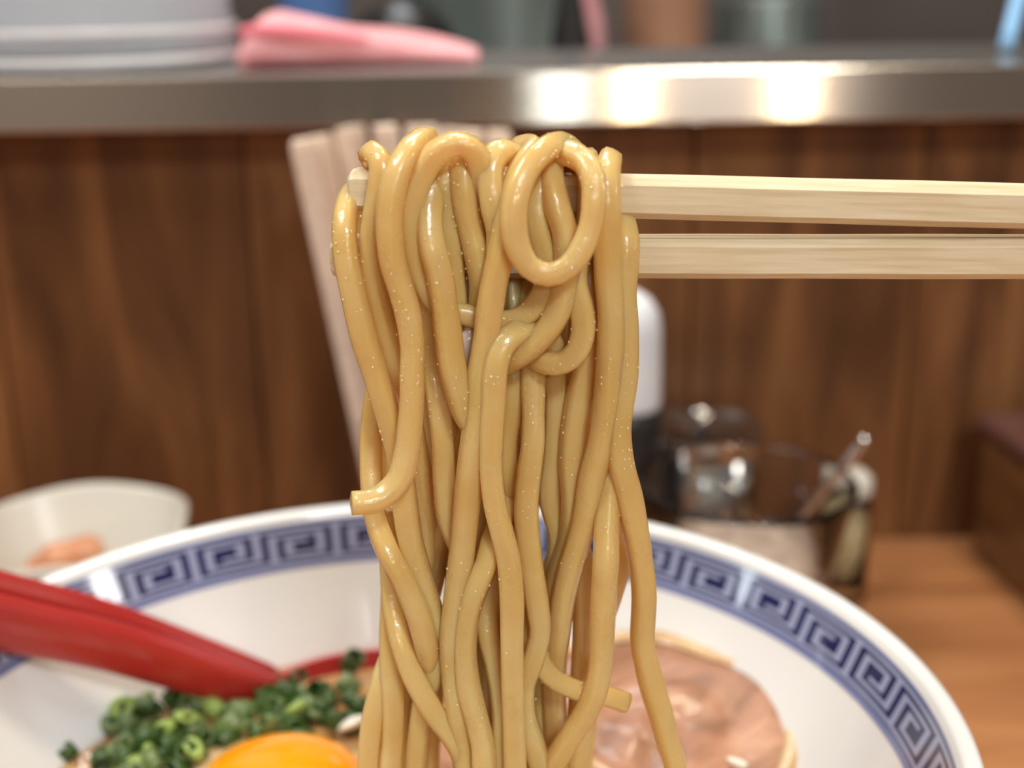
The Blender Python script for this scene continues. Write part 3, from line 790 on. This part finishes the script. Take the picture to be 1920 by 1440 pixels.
ST = [  # (label, points, ends in soup?, start in soup?)
 ('leftmost strand hanging in front, curving out beyond the upper chopstick tip',
  [(0, 720, 900, -9), (0, 705, 620, -9), (0, 690, 460, -8), (1, 240, 420, -5), (1, 165, 470, 1), (1, 138, 620, 5.5), (1, 150, 800, 7), (1, 190, 1000, 7.5), (1, 250, 1250, 7.5), (1, 312, 1440, 7.5), (2, 335, 300, 7.5), (2, 385, 480, 7),
   (2, 415, 650, 7), (2, 430, 800, 7), (2, 455, 950, 7), (2, 510, 1150, 7.5), (3, 542, 561, 7), (3, 562, 690, 6.5), (3, 545, 850, 6), (3, 505, 960, 5), (3, 470, 1150, 4), (3, 450, 1355, 3)], 1),
 ('strand looped over the very tip of the upper chopstick',
  B('F1') + [(1, 290, 208, 0.5), (1, 345, 262, 4.5), (1, 335, 400, 5.3), (1, 310, 560, 5.5), (1, 290, 720, 5.5), (1, 300, 900, 5.5), (1, 340, 1100, 5), (1, 400, 1300, 5), (2, 400, 107, 5), (2, 440, 280, 3), (2, 480, 500, 2), (2, 520, 700, 1), (2, 555, 900, 0), (2, 520, 1100, -1), (2, 480, 1300, -2), (3, 420, 700, -2), (3, 420, 1355, -2)], 1),
 ('long front strand ending in a curled cut tip at the left',
  B('F2') + [(1, 600, 118, 1), (1, 520, 172, 6.5), (1, 450, 282, 9.5), (1, 405, 420, 10.5), (1, 390, 600, 11), (1, 410, 800, 11), (1, 455, 960, 11), (1, 500, 1120, 11), (1, 522, 1300, 11), (2, 462, 107, 11), (2, 460, 250, 11), (2, 450, 380, 11), (2, 435, 500, 11), (2, 405, 620, 11.5), (2, 350, 695, 12), (2, 270, 745, 13), (2, 160, 757, 14)], 0),
 ('strand arching high over the chopstick, then sweeping into a U behind the front strands',
  B('F7') + [(1, 1240, 225, 1), (1, 1232, 370, 5.5), (1, 1215, 520, 7), (1, 1235, 660, 7.5), (1, 1275, 800, 7.5), (1, 1280, 900, 7.5), (1, 1250, 1000, 7.5), (1, 1185, 1085, 7.5), (1, 1090, 1140, 7.5), (1, 960, 1145, 6.5), (1, 820, 1110, 6.8), (1, 710, 1090, 6.5), (1, 625, 1010, 7), (1, 562, 890, 7.5), (1, 522, 720, 7.8), (1, 512, 560, 8), (1, 545, 390, 8), (1, 610, 255, 8), (1, 700, 175, 8), (1, 800, 152, 8), (1, 878, 205, 7.8), (1, 908, 315, 7), (1, 925, 430, 5.8), (1, 955, 560, 5), (1, 985, 720, 5), (1, 1000, 1000, 2), (1, 1000, 1250, 0), (2, 930, 200, -1), (2, 950, 500, -2), (2, 960, 900, -2), (3, 930, 500, -2), (3, 930, 1355, -2)], 1),
 ('front strand below the high arch, ending in a tapered tip halfway down',
  B('F4') + [(1, 720, 235, 0.5), (1, 655, 330, 4.5), (1, 622, 460, 6.5), (1, 612, 600, 8.5), (1, 635, 740, 10), (1, 672, 880, 10), (1, 698, 1050, 10), (1, 718, 1200, 10), (1, 742, 1400, 10), (2, 690, 190, 10), (2, 718, 300, 10), (2, 737, 392, 10)], 0),
 ('strand inside the high arch, left of the brightest highlight',
  B('F3') + [(1, 760, 235, 1), (1, 715, 320, 5), (1, 700, 450, 5.6), (1, 712, 580, 5.6), (1, 738, 720, 5.6), (1, 752, 900, 5.2), (1, 765, 1080, 4.5), (1, 765, 1300, 3), (2, 675, 107, 2), (2, 700, 300, 0), (2, 720, 500, -1), (2, 700, 800, -2), (2, 680, 1000, -3), (3, 680, 678, -3), (3, 700, 1355, -3)], 1),
 ('glossy strand in the middle of the high arch, with the brightest highlight',
  B('F5') + [(1, 795, 225, 2.5), (1, 803, 330, 6.5), (1, 822, 480, 7), (1, 852, 640, 7), (1, 887, 780, 7), (1, 907, 920, 6.5), (1, 902, 1060, 5), (1, 880, 1250, 4), (1, 870, 1440, 3), (2, 780, 250, 3), (2, 790, 450, 2), (2, 800, 700, 2), (2, 790, 950, 2), (3, 800, 500, 1), (3, 840, 900, 1), (3, 860, 1355, 1)], 1),
 ('strand making the small arch between the high arch and the round loop',
  B('F6') + [(1, 1105, 320, -1), (1, 1108, 250, 1.5), (1, 1060, 198, 3.5), (1, 1000, 208, 5.5), (1, 957, 285, 7), (1, 962, 400, 8), (1, 985, 520, 8.3), (1, 1008, 640, 8), (1, 1000, 800, 7), (1, 970, 950, 6), (1, 960, 1200, 3), (1, 960, 1440, 2), (2, 850, 300, 2), (2, 870, 700, 2), (2, 880, 1000, 2), (3, 880, 500, 2), (3, 870, 900, 2), (3, 850, 1355, 2)], 1),
 ('strand coiled into the big round loop at the upper right',
  B('F8') + [(1, 1420, 205, -2), (1, 1335, 158, 4), (1, 1235, 210, 8.5), (1, 1150, 320, 11), (1, 1103, 445, 12.5), (1, 1088, 575, 13), (1, 1108, 720, 13), (1, 1175, 838, 13), (1, 1285, 884, 13), (1, 1392, 842, 13), (1, 1470, 740, 12.5), (1, 1520, 610, 12), (1, 1540, 470, 11.5), (1, 1535, 350, 10.5), (1, 1490, 255, 8.5), (1, 1410, 205, 6), (1, 1320, 190, 2)] + [(0, 1045, 295, -4.8), (0, 1045, 450, -9), (0, 1040, 620, -10), (0, 985, 900, -10), (0, 975, 1150, -9), (0, 975, 1440, -9)], 1),
 ('long front strand running down from the left side of the round loop',
  B('F11') + [(1, 1200, 175, 2), (1, 1135, 300, 7), (1, 1082, 450, 9), (1, 1050, 600, 10), (1, 1015, 780, 10.5), (1, 980, 930, 10.5), (1, 955, 1080, 10.5), (1, 935, 1230, 10.5), (2, 805, 107, 10.5), (2, 795, 250, 10.5), (2, 775, 420, 10.5), (2, 752, 580, 10.5), (2, 735, 750, 10), (2, 715, 950, 9.5), (2, 692, 1150, 9), (2, 675, 1300, 9), (3, 645, 678, 9), (3, 650, 850, 8.5), (3, 675, 1050, 8.5), (3, 705, 1250, 8), (3, 715, 1355, 8)], 1),
 ('strand seen inside the round loop, then bending down to the left',
  B('F9') + [(1, 1310, 215, 1), (1, 1300, 350, 6), (1, 1330, 500, 8.5), (1, 1375, 640, 9), (1, 1387, 780, 9), (1, 1375, 920, 9), (1, 1350, 1060, 9), (1, 1290, 1180, 9), (1, 1210, 1270, 9), (1, 1130, 1335, 8.5), (1, 1050, 1385, 6), (1, 985, 1440, 3), (2, 900, 300, 1), (2, 930, 600, 0), (2, 950, 900, 0), (3, 1000, 500, 0), (3, 1010, 900, 0), (3, 1010, 1355, 0)], 1),
 ('strand hooked round below the round loop at the right',
  B('F10') + [(1, 1505, 265, 0), (1, 1528, 370, 4.5), (1, 1520, 520, 5), (1, 1490, 700, 6), (1, 1445, 820, 7), (1, 1437, 940, 7.5), (1, 1468, 1060, 8), (1, 1482, 1190, 8), (1, 1450, 1310, 8), (1, 1370, 1378, 7.5), (1, 1285, 1382, 7), (1, 1215, 1350, 5), (1, 1170, 1290, 3)], 0),
 ('bright front strand rising from the tangle and running straight down the middle',
  [(1, 1330, 1300, 4), (1, 1260, 1215, 5.5), (1, 1150, 1202, 8), (1, 1062, 1245, 10), (1, 1010, 1320, 11), (2, 876, 107, 11.5), (2, 868, 250, 11.5), (2, 858, 420, 11.5), (2, 857, 600, 11.5), (2, 875, 760, 11.5), (2, 910, 900, 11.5), (2, 945, 1050, 11), (2, 960, 1250, 11), (3, 960, 678, 11), (3, 963, 900, 11), (3, 970, 1100, 10.5), (3, 977, 1355, 10)], 1),
 ('strand at the right edge of the round loop, swinging inward lower down',
  [(0, 1110, 900, -10), (0, 1125, 620, -10), (0, 1138, 450, -8), (0, 1142, 330, -4.8), (1, 1628, 240, 0.5), (1, 1612, 330, 5.5), (1, 1618, 500, 7.2), (1, 1618, 700, 7.5), (1, 1622, 900, 7.5), (1, 1635, 1100, 7.5), (1, 1632, 1300, 7.5), (2, 1441, 107, 7.5), (2, 1430, 300, 7), (2, 1405, 470, 6.5), (2, 1358, 640, 6), (2, 1332, 790, 6), (2, 1300, 930, 6), (2, 1255, 1080, 5.5), (2, 1215, 1250, 5), (3, 1204, 678, 4), (3, 1185, 800, 3), (3, 1185, 1000, 2), (3, 1200, 1355, 2)], 1),
 ('rightmost strand, bulging at the lower chopstick and hanging clear of the others',
  [(0, 1140, 640, -9), (0, 1140, 480, -8), (1, 1640, 540, -5), (1, 1690, 570, 1), (1, 1722, 690, 4.5), (1, 1718, 840, 5.5), (1, 1705, 1000, 6), (1, 1713, 1180, 6), (2, 1524, 107, 6), (2, 1505, 270, 6.5), (2, 1491, 400, 6.5), (2, 1505, 560, 6.5), (2, 1545, 720, 6), (2, 1575, 880, 6), (2, 1605, 1060, 6), (2, 1620, 1220, 6), (3, 1650, 678, 6), (3, 1672, 800, 6), (3, 1705, 930, 6), (3, 1750, 1080, 6), (3, 1785, 1220, 6), (3, 1825, 1355, 6)], 1),
 ('front strand right of the bundle, bending left near the bottom',
  [(0, 1150, 470, -7), (1, 1655, 640, -3), (1, 1660, 760, 2), (1, 1668, 900, 4), (1, 1675, 1100, 4.5), (1, 1680, 1300, 5), (2, 1488, 107, 5), (2, 1475, 250, 4.5), (2, 1463, 420, 4.4), (2, 1453, 560, 4.4), (2, 1442, 700, 5.2), (2, 1433, 880, 7.4), (2, 1430, 1050, 9.5), (2, 1420, 1200, 9.5), (3, 1435, 678, 9.5), (3, 1428, 820, 9.5), (3, 1400, 960, 9.5), (3, 1340, 1080, 9), (3, 1265, 1190, 9), (3, 1205, 1290, 8.5), (3, 1175, 1355, 8)], 1),
 ('orange-lit strand left of the long bright gap',
  [(0, 1085, 420, -6), (1, 1470, 760, 0), (1, 1520, 900, 2.5), (1, 1520, 1100, 3), (1, 1490, 1380, 3), (2, 1320, 120, 3), (2, 1292, 250, 3), (2, 1264, 400, 3), (2, 1252, 560, 3), (2, 1262, 700, 3), (2, 1262, 820, 3), (2, 1245, 950, 2.5), (2, 1200, 1100, 2), (2, 1160, 1300, 1.5), (3, 1122, 678, 1), (3, 1110, 900, 0), (3, 1130, 1355, 0)], 1),
 ('pale strand left of the middle, slipping behind the long front strand',
  [(0, 835, 420, -5), (1, 620, 1000, 2), (2, 565, 60, 3), (2, 588, 250, 4.5), (2, 610, 430, 5.5), (2, 622, 650, 6), (2, 642, 830, 6), (2, 695, 960, 5), (2, 745, 1060, 3), (2, 760, 1250, 0), (3, 800, 678, -1), (3, 830, 1000, -1), (3, 840, 1355, -1)], 1),
 ('front strand crossing the lower middle, bowed to the left',
  [(2, 940, 450, -3), (2, 938, 650, 0), (2, 910, 820, 5), (2, 862, 950, 8.5), (2, 835, 1050, 9.5), (2, 795, 1150, 10), (2, 748, 1290, 10), (3, 710, 678, 10), (3, 716, 800, 10), (3, 736, 950, 10), (3, 775, 1100, 10), (3, 805, 1230, 10), (3, 815, 1355, 10)], 1),
 ('wavy strand just right of the straight middle strand',
  [(0, 1000, 480, -3), (2, 1050, -100, 2), (2, 1066, 30, 3), (2, 1066, 180, 4.2), (2, 1067, 310, 5.4), (2, 1065, 450, 6.5), (2, 1046, 600, 7), (2, 1032, 750, 7), (2, 1037, 900, 7.5), (2, 1060, 1080, 8), (2, 1085, 1250, 8), (3, 1109, 614, 8), (3, 1095, 700, 8), (3, 1065, 800, 8), (3, 1030, 900, 8), (3, 1018, 1010, 8), (3, 1035, 1110, 8), (3, 1070, 1220, 8), (3, 1110, 1355, 8)], 1),
 ('short crosswise strand low on the right with a cut end',
  [(3, 1050, 450, 1), (3, 1060, 600, 4), (3, 1080, 720, 6.5), (3, 1110, 800, 7.2), (3, 1180, 880, 7.2), (3, 1270, 930, 7), (3, 1370, 965, 6.5), (3, 1470, 978, 6), (3, 1565, 1012, 5.5)], 0),
 ('left edge strand with an orange upper half, slanting right lower down',
  [(0, 700, 480, -7), (1, 330, 900, -3), (1, 330, 1150, -3), (2, 290, 120, -3), (2, 268, 280, -2), (2, 254, 450, -1), (2, 257, 650, 1), (2, 278, 830, 4), (2, 340, 1000, 8), (2, 420, 1150, 9), (3, 463, 540, 9), (3, 500, 680, 8.5), (3, 522, 770, 7), (3, 530, 870, 3), (3, 540, 1000, -1), (3, 520, 1300, -3)], 1),
 ('diagonal strand low on the left, slanting down to the middle',
  [(2, 330, 800, -1), (2, 345, 1000, 1), (2, 355, 1200, 3), (3, 342, 560, 4.5), (3, 372, 700, 6.5), (3, 432, 860, 7.5), (3, 512, 1010, 8), (3, 592, 1130, 8), (3, 670, 1230, 8), (3, 715, 1355, 7)], 1),
 ('upright strand along the lower left edge of the bundle',
  [(2, 330, 900, -2), (3, 322, 280, 0), (3, 322, 480, 1.5), (3, 318, 650, 2.5), (3, 322, 830, 3.5), (3, 330, 1000, 4), (3, 325, 1200, 4), (3, 312, 1355, 4)], 1),
 ('lowest left strand, splaying outward at the bottom',
  [(3, 380, 500, -3), (3, 330, 720, -1), (3, 275, 880, 2), (3, 238, 1020, 3), (3, 212, 1160, 3.5), (3, 198, 1355, 3.5)], 1),
 ('strand curling out behind the bundle at the right, near the bowl band',
  [(2, 1380, 700, 0), (2, 1440, 850, -1), (2, 1487, 950, -2), (2, 1502, 1050, -2), (2, 1472, 1170, -2), (2, 1430, 1290, -2), (3, 1375, 700, -2), (3, 1355, 1000, -3), (3, 1330, 1355, -3)], 1),
 ('strand squeezed left of the straight middle strand near the bottom',
  [(2, 880, 880, 1), (3, 850, 350, 3), (3, 825, 520, 4.5), (3, 832, 650, 6), (3, 862, 780, 7), (3, 892, 930, 7.5), (3, 907, 1080, 8), (3, 898, 1220, 8), (3, 885, 1355, 8)], 1),
 ('thin orange-lit strand left of the front right strand',
  [(2, 1330, 850, 0), (3, 1310, 150, 1), (3, 1338, 320, 1.5), (3, 1345, 550, 1.5), (3, 1337, 780, 1), (3, 1325, 1000, 0), (3, 1300, 1355, 0)], 1),
 ('deep strand at the middle right of the bundle, glowing orange',
  [(0, 1050, 520, -2), (2, 1170, 60, 0), (2, 1180, 250, 0.5), (2, 1172, 500, 0.5), (2, 1150, 720, 0), (2, 1195, 920, 0), (2, 1170, 1150, -1), (3, 1170, 678, -1), (3, 1150, 1000, -1), (3, 1140, 1355, -1)], 1),
 ('deep strand between the tangle and the straight middle strand',
  [(0, 960, 500, -2), (2, 975, 60, 2), (2, 962, 250, 3), (2, 930, 450, 3), (2, 945, 620, 3), (2, 985, 760, 2), (2, 1000, 1000, 2), (3, 1010, 500, 2), (3, 1000, 800, 2), (3, 1005, 1100, 3), (3, 1020, 1355, 3)], 1),
 ('deep orange strand above the small blue gap in the bundle',
  [(0, 1045, 540, -3), (0, 1040, 760, -2), (0, 1052, 880, -2), (0, 1060, 960, -2), (0, 1045, 1040, -2), (0, 1022, 1120, -2), (0, 1010, 1300, -2), (0, 1000, 1439, -2)], 1),
 ('deep orange strand left of the dark gap on the right',
  [(0, 1080, 560, -3), (0, 1078, 760, -3), (0, 1072, 900, -3), (0, 1078, 980, -3), (0, 1062, 1080, -3), (0, 1040, 1200, -3), (0, 1030, 1439, -3)], 1),
 ('deep brown strand above the white gap at the lower left',
  [(0, 800, 560, -3), (0, 812, 800, -3), (0, 822, 960, -3), (0, 812, 1080, -3), (0, 790, 1170, -3), (0, 772, 1300, -3), (0, 765, 1439, -3)], 1),
 ('deep strand behind the long front strand',
  [(0, 915, 560, 0), (0, 905, 750, 1), (0, 895, 900, 1), (0, 888, 1050, 1), (0, 870, 1200, 1), (0, 878, 1439, 1)], 1),
 ('deep strand behind the tapered tip',
  [(0, 872, 480, -2), (1, 820, 1000, 1), (1, 820, 1250, 1), (2, 720, 120, 1), (2, 760, 350, 2), (2, 700, 560, 2), (2, 670, 700, 1), (2, 600, 900, 0), (2, 560, 1050, -2), (3, 450, 620, -3), (3, 380, 1000, -3), (3, 370, 1355, -3)], 1),
]
for i, (label, pts, to_soup) in enumerate(ST):
    P = []
    for s_, x_, y_, off in pts:
        px, py = CONV[s_](x_, y_)
        P.append(at(px, py, YN - off / 1000.0))
    f = random.uniform(0.94, 1.06)
    R = [NR * f * random.uniform(0.95, 1.05) for _ in P]
    def tail(q, prev):
        d = (q - prev).normalized()
        out = []
        g = Vector((q.x, q.y, q.z))
        dx = d.x / max(abs(d.z), 0.3) * 0.5
        while g.z > SOUP - 0.002:
            g = g + Vector((dx * 0.012, 0.0005, -0.012)); dx *= 0.6
            out.append(Vector(g))
        return out
    if to_soup:
        tl = tail(P[-1], P[-2]); P += tl; R += [R[-1]] * len(tl)
    if pts[0][0] == 0 and pts[0][2] == 1440:
        tl = tail(P[0], P[1]); P = tl[::-1] + P; R = [R[0]] * len(tl) + R
    if not to_soup:
        if 'tapered' in label: R[-1] *= 0.45; R[-2] *= 0.85
        else: R[-1] *= 0.95
    q, rr = catmull(P, R, 0.0011)
    # a little flattening and unevenness, as of cut noodles
    rr = [r * (1 + 0.025 * math.sin(k * 0.21 + i) + 0.02 * math.sin(k * 0.083 + 2 * i)) for k, r in enumerate(rr)]
    o = link('noodle', tube_mesh('noodle', q, rr, 14, square=0.15, twist=random.uniform(-2, 2)), M['noodle'])
    tag(o, label, 'noodle', 'noodles lifted on the chopsticks')
    me = o.data
    cand = [v for v in me.vertices if v.co.y < 0.197 and v.co.z > SOUP + 0.045 and (v.normal.y < -0.25 or v.normal.z > 0.6)]
    keep = []
    if cand and i < 21:
        while len(keep) < 30:
            c0 = random.choice(cand)
            if random.random() > (0.15 + 0.85 * max(0, min(1, (c0.co.z - 0.125) / 0.045))): keep.append(None); continue
            near = [v for v in cand if (v.co - c0.co).length < 0.0035]
            keep += random.sample(near, min(len(near), random.randint(2, 5)))
    keep = [v for v in keep if v]
    if keep:
        bm = bmesh.new()
        for v in keep:
            q_ = v.normal.to_track_quat('Z', 'Y').to_matrix().to_4x4()
            r_ = random.uniform(0.00009, 0.00019)
            bmesh.ops.create_icosphere(bm, subdivisions=2, radius=1.0, matrix=Matrix.Translation(v.co + Vector((random.uniform(-1, 1), 0, random.uniform(-1, 1))) * 0.0003) @ q_ @ Matrix.Diagonal((r_, r_ * random.uniform(1, 1.6), r_ * 0.7, 1)))
        d_ = link('oil_droplets', bm, M['oil'], o); d_['kind'] = 'stuff'
